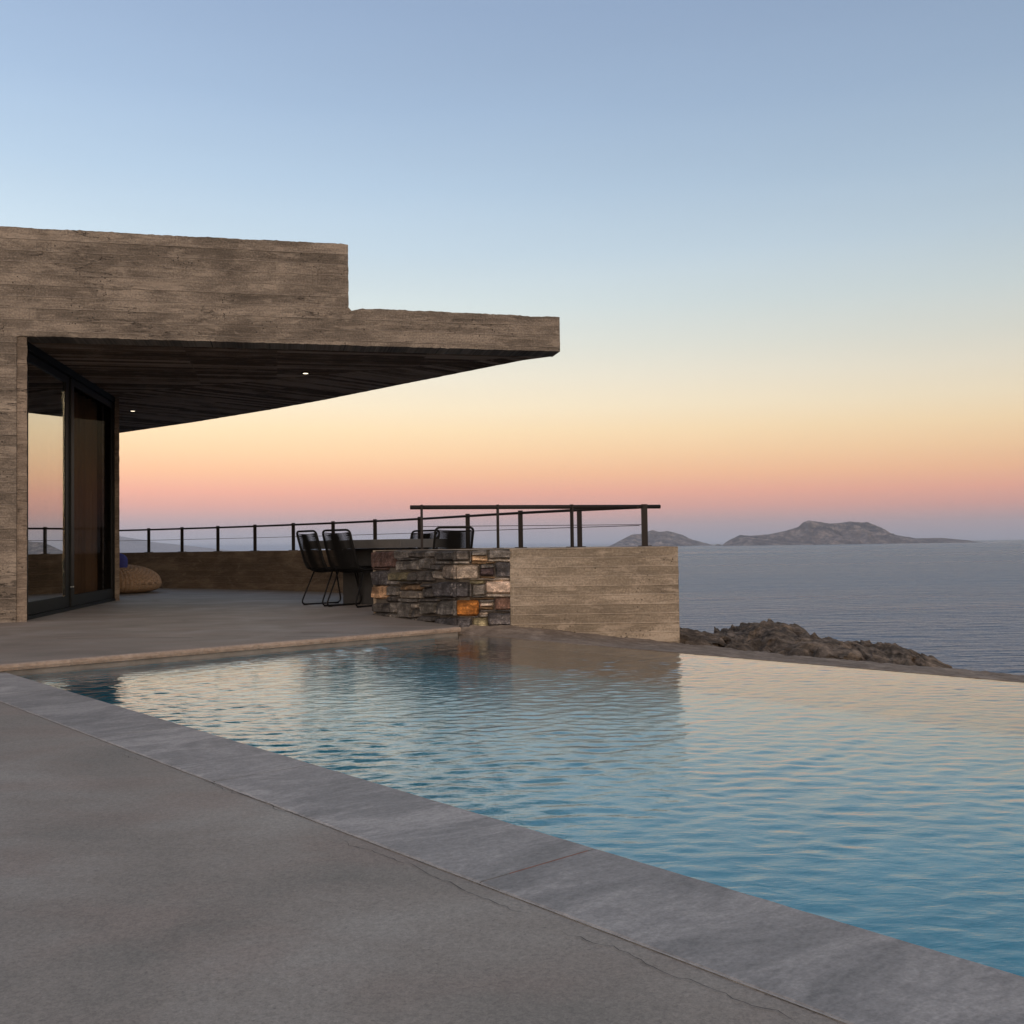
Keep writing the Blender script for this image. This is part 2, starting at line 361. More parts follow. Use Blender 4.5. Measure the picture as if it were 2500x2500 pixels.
wt.links.new(tc.outputs['Generated'], mp.inputs[0]); wt.links.new(mp.outputs[0], nz.inputs['Vector']); nz.inputs['Scale'].default_value = 1.6; nz.inputs['Detail'].default_value = 5
st = wm('MULTIPLY', az, wm('ADD', .955, wm('MULTIPLY', nz.outputs['Fac'], .09)))     # thin uneven veils of high haze
bg = wn('ShaderNodeBackground'); wt.links.new(rp.outputs[0], bg.inputs[0]); wt.links.new(st, bg.inputs[1])
sky = wn('ShaderNodeTexSky', sky_type='NISHITA'); sky.sun_disc = False
SUN_EL, SUN_AZ = math.radians(4), math.radians(160)      # the afterglow lies behind the camera, to the right
sky.sun_elevation = SUN_EL; sky.sun_rotation = SUN_AZ
bg2 = wn('ShaderNodeBackground'); wt.links.new(sky.outputs[0], bg2.inputs[0]); bg2.inputs[1].default_value = .05*.4
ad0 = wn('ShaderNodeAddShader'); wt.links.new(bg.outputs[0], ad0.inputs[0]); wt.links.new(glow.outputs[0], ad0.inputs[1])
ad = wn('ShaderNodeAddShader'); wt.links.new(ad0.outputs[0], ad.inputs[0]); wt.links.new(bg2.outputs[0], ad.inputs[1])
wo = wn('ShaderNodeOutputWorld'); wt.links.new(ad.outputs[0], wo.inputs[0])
sun = bpy.data.objects.new('sun', bpy.data.lights.new('sun', 'SUN')); C.objects.link(sun)
sun.data.energy = .5; sun.data.angle = math.radians(25); sun.data.color = (1, .80, .62)
sd = Vector((math.sin(SUN_AZ)*math.cos(math.radians(14)), math.cos(SUN_AZ)*math.cos(math.radians(14)), math.sin(math.radians(14))))
sun.rotation_euler = sd.to_track_quat('Z', 'Y').to_euler()
S.view_settings.view_transform = 'Standard'; S.view_settings.look = 'None'; S.view_settings.gamma = 1; S.view_settings.exposure = 0

# ================================================================= SETTING
ZN, ZW = -.045, -.072            # near deck, pool water
nd = Vector((.655, -.7556)); nn = Vector((.7556, .655))    # along / across the near pool edge
def npt(t, c): return nd*t+nn*c
IN, OUT = 1.760, 1.398
# near deck
mb = MB(); q = [npt(-14, OUT), npt(9, OUT), npt(9, OUT-9), npt(-14, OUT-9)]
q = [(p.x, p.y) for p in q]; mb.prism(q, -.35, ZN-.003)
deck = mb.build('pool_deck', M_deck, kind='structure')
# crack running along the deck edge, as a thin dark gap
def crack(seglist, w, z):
    mb = MB()
    for t0, t1, c0 in seglist:
        n = int((t1-t0)/.018); P = []
        for i in range(n+1):
            t = t0+(t1-t0)*i/n
            c = c0+.035*(noise.noise((t*1.7, c0*9, 3))) + .020*noise.noise((t*9, 7, 1)) + .014*noise.noise((t*31, 2, 8))+.006*noise.noise((t*83, 2, 8))
            P.append(npt(t, c))
        V = []
        for i, p in enumerate(P):
            ww = w*(.45+.9*abs(noise.noise((i*.31, 4, c0))))*min(1, i/4, (n-i)/4+.05)
            V.append([(p.x-nn.x*ww, p.y-nn.y*ww, z), (p.x+nn.x*ww, p.y+nn.y*ww, z)])
        mb.grid(V, False)
    return mb
crack([(-3.75, -3.5, 1.36), (-3.15, -2.45, 1.375), (-2.25, -1.5, 1.355), (-1.45, -.9, 1.345), (-.95, .9, 1.33)], .0010, ZN-.0005).build('crack', M_crack, deck)
# coping slabs of the near edge
mb = MB(); jt = [-5.72, -4.10, -3.06, -1.74, -.40, .95, 2.3, 3.6, 5.0, 7]; jt = [-9.5, -8.2, -6.95]+jt
for i in range(len(jt)-1):
    a, b = jt[i]+.0018, jt[i+1]-.0018; v = .82+.28*random.random(); col = (v, v*.995, v*1.0, 1)
    n = max(2, int((b-a)/.03)); V = []
    for k in range(n+1):
        t = a+(b-a)*k/n; jn = .003*noise.noise((t*14, 1, 0)); jo = .0035*noise.noise((t*10, 5, 0))
        row = []
        for c, z in ((OUT+.002+jo, ZN-.03), (OUT+.002+jo, ZN-.002), (OUT+.006+jo, ZN+.001), (IN-.006+jn, ZN+.001), (IN+jn, ZN-.005), (IN+jn, ZN-.04), (IN-.03, ZN-.045)):
            p = npt(t, c); row.append((p.x, p.y, z))
        V.append(row)
    mb.grid(V, False, col)
    for r in (V[0], V[-1]): mb.add(r, [tuple(range(7))], False, col)
cop = mb.build('pool_coping', M_coping, kind='structure')
mb = MB()
for j in jt[1:-1]:
    if abs(j+1.74) < .01: continue
    p, r = npt(j, OUT+.004), npt(j, IN-.004); mb.obox(p, r, .006, ZN-.03, ZN+.0004)
mb.build('joint', M_crack, cop)
mb = MB(); p, r = npt(-1.74, OUT+.09), npt(-1.74, IN-.03); mb.obox(p, r, .0042, ZN-.03, ZN+.0012); mb.build('grout_line', M_grout, cop)
mb = MB(); V = []                    # mortar line between screed and slabs
for k in range(420):
    t = -7+k*.025; w = .0006+.006*max(0, noise.noise((t*2.3, 9, 9))-.12)
    V.append([tuple(npt(t, OUT-w))+(ZN-.0006,), tuple(npt(t, OUT+.003))+(ZN-.0006,)])
mb.grid(V, False); mb.build('mortar_line', M_seal, cop)

# terrace
T0, T1 = Vector((-3.14, 6.20)), Vector((-.45, 8.62)); td = (T1-T0).normalized(); tn = Vector((-td.y, td.x))
TL = T0-td*9
RAIL = [(-9.8, 20.2), (-8.7, 19.85), (-7.65, 19.4), (-6.72, 18.93), (-5.95, 18.45), (-5.16, 17.95), (-4.36, 17.35), (-3.56, 16.65), (-2.79, 15.95), (-2.03, 15.15),
        (-1.29, 14.27), (-.575, 13.25), (.10, 12.3), (.76, 11.56), (1.42, 10.93)]
mb = MB(); EI = .02
pts = [TL+tn*EI, T1+tn*EI, Vector((-.47, 8.9)), Vector((1.3, 9.1)), Vector((1.5, 11.1))]+[Vector(p) for p in RAIL[::-1]]+[Vector((-16, 21)), Vector((-16, 4))]
mb.prism([(p.x, p.y) for p in pts], -.038, 0); ter = mb.build('terrace', M_terrace, kind='structure')
mb = MB(); V = []
n = 620; Lt = (T1-TL).length
for k in range(n+1):                  # split-faced lip of the terrace slabs
    s = Lt*k/n; base = TL+td*s; o = .006*noise.noise((s*9, 0, 3))+.004*noise.noise((s*40, 3, 3)); row = []
    for c, z in ((.05, .0025), (.004+o, .0025), (-.004+o, -.003), (-.007+o*1.6, -.018), (0+o, -.036), (.06, -.038)):
        p = base+tn*c; row.append((p.x, p.y, z))
    V.append(row)
mb.grid(V, False); mb.add(V[-1], [tuple(range(6))]); mb.build('slab_edge', M_edge, ter)
mb = MB()
for px0, px1 in (((-1.72, 8.3), (-1.23, 8.18)), ((-1.78, 8.0), (-1.45, 7.93)), ((-3.6, 8.1), (-2.5, 8.0))):
    mb.obox(px0, px1, .004, -.002, .0008)
mb.build('hairline_joint', M_crack, ter)

# rim of the pool and the stone apron outside it
R0, R1 = Vector((-.50, 8.83)), Vector((2.66, 5.37)); rd = (R1-R0).normalized(); rn = Vector((-rd.y, rd.x))   # rn points outwards
if rn.x < 0: rn = -rn
RE = R0+rd*13
outer = [(-.50, 8.846, .0), (-.03, 8.846, -.01), (.74, 8.84, -.10), (1.41, 8.83, -.18), (2.02, 7.84, -.18), (2.84, 6.9, -.18), (3.17, 6.39, -.18), (8.9, .2, -.18)]
inner_t = [0, .35, 1.1, 1.9, 3.0, 4.1, 4.75, 13]
mb = MB(); V = []
def lerp(a, b, t): return a+(b-a)*t
for i in range(len(outer)-1):
    n = 70 if i < 6 else 160
    for k in range(n+(i == len(outer)-2)):
        f = k/n; o = Vector(outer[i]).lerp(Vector(outer[i+1]), f); tt = lerp(inner_t[i], inner_t[i+1], f); a = R0+rd*tt
        row = []
        for j in range(22):
            g = j/21; z = lerp(ZW+.002, o.z, g**.8); x = lerp(a.x, o.x, g); y = lerp(a.y, o.y, g)
            if j > 0: z += min(g*4, 1)*(.016*noise.noise((x*5, y*5, 0))+.007*noise.noise((x*22, y*22, 0))+.012*abs(noise.noise((x*2, y*9, 5))))
            if j == 21: z -= 0
            row.append((x, y, z))
        row.append((o.x+.12, o.y+.08, -.9)); row.insert(0, (a.x, a.y, ZW-.25)); V.append(row)
mb.grid(V, True); mb.build('pool_apron', M_apron, kind='structure')

# pool basin
mb = MB(); zb = -1.2
c0 = npt(-6.75, IN-.028); far = npt(9, IN-.028)
loop = [(T0.x-td.x*.4+tn.x*.03, T0.y-td.y*.4+tn.y*.03), (T1.x+tn.x*.03, T1.y+tn.y*.03), (R0.x, R0.y-.01), (RE.x-.01, RE.y-.01), (far.x, far.y), (c0.x, c0.y)]
n = len(loop); mb.add([(p[0], p[1], ZW-.05 if i not in (2, 3) else ZW-.05) for i, p in enumerate(loop)]+[(p[0], p[1], zb) for p in loop],
    [(i, (i+1) % n, n+(i+1) % n, n+i) for i in range(n)]+[tuple(range(n, 2*n))])
bas = mb.build('pool_basin', M_basin, kind='structure')
mb = MB(); k = n; top_z = [ZW+.04, ZW+.04, ZW-.006, ZW-.006, ZW+.0, ZW+.0]
mb.add([(p[0], p[1], top_z[i]) for i, p in enumerate(loop)]+[(p[0], p[1], ZW-.05) for p in loop], [(i, (i+1) % n, n+(i+1) % n, n+i) for i in range(n)])
mb.build('waterline_band', M_ledge, bas)
mb = MB(); w = .34                    # shallow ledge under the water along the rim
a, b = R0-rd*.1-rn*.012, RE-rn*.012
mb.add([(a.x, a.y, ZW-.05), (b.x, b.y, ZW-.05), (b.x-rn.x*w, b.y-rn.y*w, ZW-.06), (a.x-rn.x*w, a.y-rn.y*w, ZW-.06), (b.x-rn.x*w, b.y-rn.y*w, zb), (a.x-rn.x*w, a.y-rn.y*w, zb)], [(0, 1, 2, 3), (3, 2, 4, 5)])
mb.build('pool_ledge', M_ledge, kind='structure')

# pool water: a wavy sheet in rim coordinates
st_ = .0165; ss = np.arange(-.05, 12.6, st_); ww_ = np.concatenate([np.arange(0, .06, .02), np.arange(.06, 4.75, st_)])
SS, TT = np.meshgrid(ss, ww_, indexing='ij')
X = R0.x+rd.x*(SS-4.5*0)-rn.x*TT; Y = R0.y+rd.y*SS-rn.y*TT
# the pool widens to the left corner: add the wedge left of s=0 as well
sl = np.arange(-3.3, -.05, st_); SL, TL_ = np.meshgrid(sl, ww_, indexing='ij')
SSf = np.concatenate([SL, SS], 0); TTf = np.concatenate([TL_, TT], 0)
X = R0.x+rd.x*SSf-rn.x*TTf; Y = R0.y+rd.y*SSf-rn.y*TTf
Z = np.zeros_like(X)
def waves(n, ang, spread, l0, l1, slope, seed):
    r = np.random.default_rng(seed); out = np.zeros_like(X)
    for _ in range(n):
        lam = l0*(l1/l0)**r.random(); k = 2*PI/lam; th = ang+spread*r.normal(); A = slope/k*math.sqrt(2/n)
        out += A*np.sin(k*(X*math.cos(th)+Y*math.sin(th))+r.random()*2*PI)
    return out
env = .75+.45*np.sin(1.1*X+.7*Y+1)*np.sin(.9*Y-.6*X+2)
Z += waves(34, math.radians(-40), .24, .09, .26, .022, 1)*env
Z += waves(70, math.radians(86), .40, .050, .125, .052, 2)*(.75+.4*np.sin(.8*X-1.3*Y)*np.sin(1.7*X+.5*Y))
Z += waves(40, math.radians(100), .8, .036, .07, .030, 3)*(1.3-env*.5)
damp = np.clip(TTf/.25, 0, 1); Z = ZW+Z*damp
V = np.stack([X, Y, Z], -1).reshape(-1, 3); a_, b_ = X.shape
idx = np.arange(a_*b_).reshape(a_, b_); Fq = np.stack([idx[:-1, :-1], idx[:-1, 1:], idx[1:, 1:], idx[1:, :-1]], -1).reshape(-1, 4)
cx = X[:-1, :-1].ravel(); cy = Y[:-1, :-1].ravel()
keep = ((cx*nn.x+cy*nn.y) > IN-.04) & (((cx-T0.x)*tn.x+(cy-T0.y)*tn.y) < .028+.0) & (cy > -4)
keep |= False
Fq = Fq[keep]
used = np.zeros(len(V), bool); used[Fq.ravel()] = True; remap = np.cumsum(used)-1
wat = np_mesh('pool_water', V[used], remap[Fq], M_water, kind='structure')

# hillside falling to the sea, and the sea
mb = MB(); V = []
for i in range(60):
    x = -60+i*3.2; row = []
    for j in range(46):
        y = -50+j*2.6
        d = max(0, (y-8.5)*.55+(x-1.8)*.83) if x > -40 else 0
        d2 = max(0, y-20.5); d = max(d*(1 if y < 14 or x > 0 else .0), d2)
        z = -1.25-.85*d+.5*noise.noise((x*.21, y*.21, 0))*min(1, d)
        row.append((x, y, max(z, -24)))
    V.append(row)
mb.grid(V, True); mb.build('hillside', M_scrub, kind='structure')
mb = MB(); mb.add([(-30000, -3000, -20), (30000, -3000, -20), (30000, 17500, -20), (-30000, 17500, -20)], [(0, 1, 2, 3)]); mb.build('sea', M_sea, kind='structure')

# rocks
def interp(prof, x):
    if x <= prof[0][0]: return prof[0][1]
    for (a, b), (c, d) in zip(prof, prof[1:]):
        if x <= c: return b+(d-b)*(x-a)/(c-a)
    return prof[-1][1]
def fbm(x, y, z=0, o=5, h=.55):
    s = 0; a = 1
    for k in range(o): s += a*noise.noise((x, y, z+k*7.3)); x *= 2.03; y *= 2.03; z *= 2.03; a *= h
    return s
def outcrop(name, label, prof, y0, wf, wb, base, step=.022, seed=0):
    # prof: (x, z) of the crest at distance y0
    xa, xb = prof[0][0], prof[-1][0]; nx = int((xb-xa)/step); ny = 74; V = []
    for i in range(nx+1):
        x = xa+(xb-xa)*i/nx; zt = interp(prof, x); row = []
        for j in range(ny+1):
            g = -1+2*j/ny; w = wf if g < 0 else wb; y = y0+g*w; e = abs(g)
            hgt = base+(zt-base)*(1-e**2.6)
            amp = min(1, (hgt-base)*3)
            q = hgt+.30*x+.1*y
            qq = q*5.5+1.6*fbm(x*1.1, y*1.1, seed, 3); strata = .10*(abs((qq % 1)-.5)*2-.5)+.05*(abs((qq*2.7 % 1)-.5)*2-.5)
            r = .12*fbm(x*2.1, y*2.1, seed+hgt*2, 6, .62)-.12*abs(fbm(x*3.3+5, y*3.3, seed+hgt, 4, .6))
            crack = -.10*max(0, .12-abs(noise.noise((x*1.9, y*1.9, seed+3))))/.12
            k = amp*(1 if e > .12 else .55)
            row.append((x+.04*noise.noise((y*6, hgt*8, seed)), y+k*(strata+r)*1.1, hgt+k*(.5*strata+.5*r+crack)))
        V.append(row)
    mb = MB(); mb.grid(V, False)
    return mb.build(name, M_rock, at=((xa+xb)/2, y0, base), label=label, cat='rock', group='rocks beyond the infinity edge')
def crest(pts, y0):
    out = []
    for px, py in pts:
        d = ray(px, py); t = y0/d.y; p = EYE+d*t; out.append((p.x, p.z))
    return out
outcrop('rock_outcrop', 'low brown rock ledge touching the right end of the concrete wall', crest([(1560, 1545), (1620, 1535), (1654, 1536), (1685, 1536), (1711, 1540), (1745, 1549), (1790, 1560), (1840, 1590)], 10.6), 10.6, 1.3, 1.2, -1.3, seed=1)
outcrop('rock_outcrop', 'tallest dome-shaped dark rock in the middle of the outcrop', crest([(1700, 1580), (1735, 1556), (1757, 1546), (1766, 1532), (1778, 1533), (1786, 1541), (1805, 1534), (1828, 1518), (1870, 1518), (1888, 1524), (1900, 1519), (1922, 1521), (1945, 1531), (1962, 1541), (1975, 1553), (1998, 1563), (2030, 1585)], 12.0), 12.0, 2.6, 1.4, -1.7, seed=9)
outcrop('rock_outcrop', 'long jagged layered rock ridge nearest the open sea on the right', crest([(1860, 1600), (1940, 1580), (1985, 1570), (2030, 1566), (2055, 1566), (2090, 1572), (2128, 1578), (2140, 1566), (2150, 1562), (2172, 1565), (2188, 1576), (2215, 1582), (2240, 1594), (2258, 1604), (2270, 1622), (2280, 1655)], 10.2), 10.2, 2.2, 1.3, -1.6, seed=17)

# islands and the far coast
def island(name, label, prof, depth, y0, zs, step, mat, seed, amp, cat='island'):
    xa, xb = prof[0][0], prof[-1][0]; nx = step; ny = 60; V = []
    for i in range(nx+1):
        x = xa+(xb-xa)*i/nx; zt = interp(prof, x)+20; row = []
        edge = min(1, (i+1)/(nx*.06), (nx-i+1)/(nx*.06))
        for j in range(ny+1):
            g = -1+2*j/ny; y = y0+g*depth*edge
            f = max(0, 1-abs(g)**1.35); h = zt*f
            s = 1/depth
            n = abs(fbm(x*s*2.2, y*s*2.2, seed, 6, .58))
            n2 = fbm(x*s*7, y*s*3, seed+5, 4, .6)
            h = h*(1-.75*amp*n*(1 if abs(g) > .07 else .12))+zt*amp*.16*n2*min(1, abs(g)*5)*(f > 0)
            row.append((x, y, -20.5+max(0, h)+.5*(f > 0)))
        V.append(row)
    mb = MB(); mb.grid(V, True); return mb.build(name, mat, kind='structure', label=label)
D1, D2 = 6300, 7600
island('island', 'larger rocky island with a flat-topped crest and a long low right-hand tail', crest([(1764, 1333.5), (1787, 1316), (1809, 1305), (1830, 1308), (1879, 1303.6), (1917, 1296), (1950, 1286), (1964, 1272.6), (1974, 1270), (1999, 1273.7), (2026, 1278), (2053, 1276), (2075, 1272.6), (2102, 1275), (2118, 1274), (2135, 1282), (2156, 1291.6), (2173, 1302.5), (2200, 1309.6), (2233, 1314), (2298, 1313), (2341, 1317), (2356, 1326)], D1), 420, D1, 0, 420, M_island, 3, .8)
island('island', 'smaller humped island half behind the corner railing post', crest([(1484, 1336), (1510, 1321.5), (1542, 1305), (1567, 1302.5), (1578, 1299), (1594, 1293), (1608, 1298), (1629, 1296), (1651, 1301), (1673, 1308), (1689, 1317), (1711, 1322.6), (1734, 1334)], D2), 380, D2, 0, 300, M_island, 13, .8)
island('island', 'tiny low islet between the two rocky islands', crest([(1742, 1333), (1752, 1328), (1758, 1330), (1766, 1333)], 6600), 25, 6600, 0, 24, M_island, 23, .5)
island('hills', 'pale blue coastal hills fading into haze behind the left railing', crest([(60, 1335), (150, 1318), (240, 1306), (295, 1308.6), (336, 1316), (388, 1325), (440, 1330), (489, 1336), (515, 1340), (545, 1345)], 15000), 1500, 15000, 0, 240, M_hill, 31, .5)

# ================================================================= HOUSE
FD = Vector((.9748, .2232)); FN = Vector((-.2232, .9748))     # along the fascia / into the house
TIP = Vector((.56, 11.30)); ZS = 2.825
def fpt(s, d=0): p = TIP-FD*s+FN*d; return p                   # s metres left of the tip
house = thing('house', 'flat-roofed board-marked concrete house with a long pointed roof overhang', 'house', (-5.0, 10.1, 0))
# beam (fascia with raised parapet to the left), ragged edges
SL_ = (TIP-Vector((-1.70, 10.78))).length
prof = []
def ragged(a, b, step, amp, seed):
    n = max(1, int((Vector(b)-Vector(a)).length/step)); out = []
    for i in range(n):
        p = Vector(a).lerp(Vector(b), i/n); k = 0 if i == 0 else 1
        out.append((p.x+k*amp*.6*noise.noise((p.x*17, p.y*17, seed)), p.y+k*amp*(.6*noise.noise((p.x*4, p.y*4, seed+2))+.8*noise.noise((p.x*43, p.y*43, seed))-3.2*max(0, noise.noise((p.x*2.3, p.y*2.3, seed+5))-.38)*math.copysign(1, .5 if p.y > 3 else -.2))))
    return out
LEFT = 11.0
SWL = (.56+4.872)/.9748
prof += ragged((0, ZS), (SWL, ZS), .035, .008, 1)+ragged((SWL, ZS-.01), (SWL, 0), .04, .004, 12)+ragged((SWL, 0), (LEFT, 0), 1, 0, 12)+ragged((LEFT, 0), (LEFT, 3.91), .5, 0, 2)
prof += ragged((LEFT, 3.91), (SL_+.02, 3.905), .03, .012, 3)+ragged((SL_, 3.90), (SL_, 3.20), .03, .012, 4)
prof += ragged((SL_-.03, 3.195), (SL_-.15, 3.225), .03, .006, 4)+ragged((SL_-.15, 3.225), (.0, 3.21), .03, .010, 5)+ragged((0, 3.21), (0, ZS), .04, .004, 6)
def beam_mb(prof, d):
    mb = MB(); n = len(prof); f = [fpt(s) for s, z in prof]; b = [fpt(s, d) for s, z in prof]
    mb.add([(p.x, p.y, z) for p, (s, z) in zip(f, prof)]+[(p.x, p.y, z) for p, (s, z) in zip(b, prof)],
           [tuple(range(n)), tuple(range(n, 2*n))[::-1]]+[(i, n+i, n+(i+1) % n, (i+1) % n) for i in range(n)])
    return mb
beam_mb(prof, .33).build('facade_wall', M_beam, house)
# roof slab behind the beam
bk = [(.527, 11.62), (.34, 11.65), (-1.32, 13.36), (-2.69, 14.78), (-3.71, 15.75), (-5.32, 17.15), (-7.15, 18.6), (-10, 20.0), (-15, 21)]
pl = [tuple(fpt(LEFT, .331))]
den = []
for a, b in zip(bk, bk[1:]):
    n = max(1, int((Vector(b)-Vector(a)).length/.05))
    for i in range(n):
        p = Vector(a).lerp(Vector(b), i/n); w = .008*noise.noise((p.x*9, p.y*9, 0)); den.append((p.x+w, p.y+w))
mb = MB(); mb.prism([tuple(fpt(0, .331))]+den[8:]+[bk[-1], (-16, 21)]+pl[::-1][:1], ZS+.006, 3.20); mb.build('roof', M_soffit, house)
# front wall at the left and the pillars
wl0, wl1 = Vector((-4.875, 10.08)), Vector((-16, 7.53))
M_pill = board_mat('pillar_concrete', (1, 0), .16, 7.0, (.11,.09,.072,1), (.18,.148,.118,1), (.30,.25,.2,1), .9)
def rough_post(cs, z0, z1, seed):
    mb = MB(); V = []
    n = int((z1-z0)/.035)
    for k in range(n+1):
        z = z0+(z1-z0)*k/n; row = []
        for i, c in enumerate(cs+cs[:1]):
            i2 = i % len(cs); row.append((c[0]+.006*noise.noise((z*11, i2*5, seed)), c[1]+.006*noise.noise((z*11, i2*5+2, seed)), z))
        V.append(row)
    mb.grid(V, False); return mb
e0 = wl0
rough_post([(-4.878, 10.071), (-4.785, 10.095), (-4.955, 10.42), (-5.04, 10.40)], 0, ZS-.004, 3).build('pillar', M_pill, house)
rough_post([(-5.528, 14.22), (-5.447, 14.20), (-5.60, 14.55), (-5.69, 14.57)], 0, ZS, 8).build('pillar', M_pill, house)
# glazing line between the pillars
GA, GB = Vector((-4.935, 10.36)), Vector((-5.55, 14.26)); gd = (GB-GA).normalized(); gl = (GB-GA).length; gn = Vector((gd.y, -gd.x))
HZ = 2.74
def gbox(mb, s0, s1, o0, o1, z0, z1):
    q = [GA+gd*s0+gn*o0, GA+gd*s1+gn*o0, GA+gd*s1+gn*o1, GA+gd*s0+gn*o1]
    mb.add([(p.x, p.y, z0) for p in q]+[(p.x, p.y, z1) for p in q], [(0,3,2,1),(4,5,6,7),(0,1,5,4),(1,2,6,5),(2,3,7,6),(3,0,4,7)])
mb = MB(); gbox(mb, 0, gl, -.12, .03, 0, .035); gbox(mb, 0, gl, -.12, .03, HZ+.01, ZS+.004); gbox(mb, 0, .035, -.12, .025, .035, HZ+.01); gbox(mb, gl-.05, gl, -.12, .025, .035, HZ+.01)
gbox(mb, 0, gl, .03, .036, 0, .012)
mb.build('door_track', M_frame, house)
md = 1.70
def door(s0, s1, off, pane_mat, lab, fa, fb):
    mb = MB(); z0, z1 = .04, HZ
    gbox(mb, s0, s0+fa, off-.045, off, z0, z1); gbox(mb, s1-fb, s1, off-.045, off, z0, z1)
    gbox(mb, s0+fa, s1-fb, off-.045, off, z0, z0+.13); gbox(mb, s0+fa, s1-fb, off-.045, off, z1-.08, z1)
    o = mb.build('sliding_door', M_frame, house); o['label'] = lab
    mb = MB(); gbox(mb, s0+fa+.002, s1-fb-.002, off-.026, off-.018, z0+.132, z1-.082); mb.build('pane', pane_mat, o)
    return o
d1 = door(.04, md, -.005, M_glass, 'sliding glass door reflecting the sunset sky', .055, .15)
d2 = door(md+.03, gl-.055, .012, M_screen, 'dark sliding screen door', .11, .10)
for dd, s in ((d1, md-.03), (d2, md+.06)):
    mb = MB(); c = GA+gd*s+gn*.014
    mb.tube([(c.x, c.y, .27), (c.x+gn.x*.012, c.y+gn.y*.012, .27)], .009, 10); mb.build('knob', simple('steel_knob', (.6,.58,.55,1), .3, 1), dd)
mb = MB(); gbox(mb, md-.005, md+.022, -.03, .016, .04, HZ); mb.build('mullion', M_frame, house)
def curtain(s0, s1, off, mat, amp, waves_):
    mb = MB(); V = []; n = 160
    for i in range(n+1):
        s = lerp(s0, s1, i/n); o = off+amp*math.sin(2*PI*waves_*i/n)+amp*.4*math.sin(2*PI*waves_*2.3*i/n+1); p = GA+gd*s+gn*o
        V.append([(p.x, p.y, .03), (p.x, p.y, 1.4), (p.x, p.y, HZ-.02)])
    mb.grid(V, True); return mb.build('curtain', mat, house)
curtain(.05, 1.35, -.5, M_curt1, .05, 6)
curtain(md-.42, md-.10, -.12, M_curt1, .02, 4)
curtain(md+.1, gl-.08, -.22, M_curt2, .05, 7)
mb = MB()
I0, I1 = GA-gn*.15, GB-gn*.15
mb.add([(-15, 8.2, .004), (I0.x, I0.y, .004), (I1.x, I1.y, .004), (-15, 16.5, .004), (-15, 8.2, ZS-.02), (I0.x, I0.y, ZS-.02), (I1.x, I1.y, ZS-.02), (-15, 16.5, ZS-.02)],
       [(0, 1, 2, 3), (7, 6, 5, 4), (3, 2, 6, 7), (0, 3, 7, 4), (0, 4, 5, 1)])
mb.build('room', M_dark, house)
mb = MB(); mb.obox((-5.98, 14.62), (-15, 17.1), .25, 0, ZS, -.13); mb.build('rear_wall', M_beam, house)
# recessed downlights
for x, y in ((-2.50, 12.46), (-5.78, 15.61), (-8.2, 17.6)):
    mb = MB(); mb.tube([(x, y, ZS-.004), (x, y, ZS+.004)], .052, 24); o = mb.build('downlight', M_steel, house)
    mb = MB(); mb.tube([(x, y, ZS-.0065), (x, y, ZS-.0045)], .031, 24); mb.build('lamp', M_lamp, o)

# ================================================================= PARAPET AND CORNER BLOCK
mb = MB(); w = .24; P = [Vector(p) for p in RAIL]; V = []
den = []
for a, b in zip(P, P[1:]):
    n = 8
    for i in range(n): den.append(a.lerp(b, i/n))
den.append(P[-1]+Vector((.09, -.05)))
for i, p in enumerate(den):
    t = (den[min(i+1, len(den)-1)]-den[max(i-1, 0)]).normalized(); nr = Vector((t.y, -t.x))     # towards ... outside/inside
    if nr.y > 0: nr = -nr                                                                     # inside (towards the camera)
    j = .004*noise.noise((p.x*5, p.y*5, 1))
    a = p+nr*.09; b = p-nr*.17
    V.append([(a.x, a.y, -.02), (a.x, a.y, .645+j), (a.x-nr.x*.01, a.y-nr.y*.01, .652+j), (b.x, b.y, .652+j), (b.x, b.y, -1.6)])
mb.grid(V, False); mb.add(V[-1], [tuple(range(5))])
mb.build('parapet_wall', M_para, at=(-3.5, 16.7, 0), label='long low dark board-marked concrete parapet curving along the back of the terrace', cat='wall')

A, B, B2, Cc, D = Vector((-1.42, 10.42)), Vector((-.50, 8.85)), Vector((-.026, 8.846)), Vector((1.425, 8.828)), Vector((1.60, 11.15))
block = thing('corner_block', 'thick terrace corner wall with dark rubble stone end and board-marked concrete face', 'wall', (0, 9.8, 0))
ZT = .652
mb = MB(); n = 60; V = []
mb2 = []
for k in range(n+1):       # frontal concrete face with slightly uneven outline
    p = B2.lerp(Cc, k/n); row = []
    for z in np.linspace(-.9, ZT, 46):
        row.append((p.x+(.006*noise.noise((z*13, 4, 0)) if k == n else 0), p.y+.004*noise.noise((p.x*6, z*14, 2)), z+(.004*noise.noise((p.x*14, 0, 3)) if z > ZT-.01 else 0)))
    V.append(row)
mb.grid(V, False)
mb.add([(Cc.x, Cc.y, -.9), (D.x, D.y, -.9), (D.x, D.y, ZT), (Cc.x, Cc.y, ZT)], [(0, 1, 2, 3)])
mb.add([(D.x, D.y, -.2), (A.x, A.y, -.2), (A.x, A.y, ZT), (D.x, D.y, ZT)], [(0, 1, 2, 3)])
ins = .018
mb.add([(A.x+.03, A.y-.02, ZT-.002), (B.x+.02, B.y+.03, ZT-.002), (B2.x, B2.y+.002, ZT-.002), (Cc.x, Cc.y+.001, ZT-.002), (D.x, D.y, ZT-.002), (A.x+.05, A.y+.005, ZT-.002)], [(0, 1, 2, 3, 4, 5)])
mb.build('concrete_face', M_block, block)
mb = MB(); mb.prism([(A.x+.03, A.y+.0), (B.x+.035, B.y+.035), (B2.x-.001, B2.y+.03), (B2.x-.001, 9.6), (-.3, 10.5)], -.6, ZT-.006); mb.build('mortar_core', M_mortar, block)

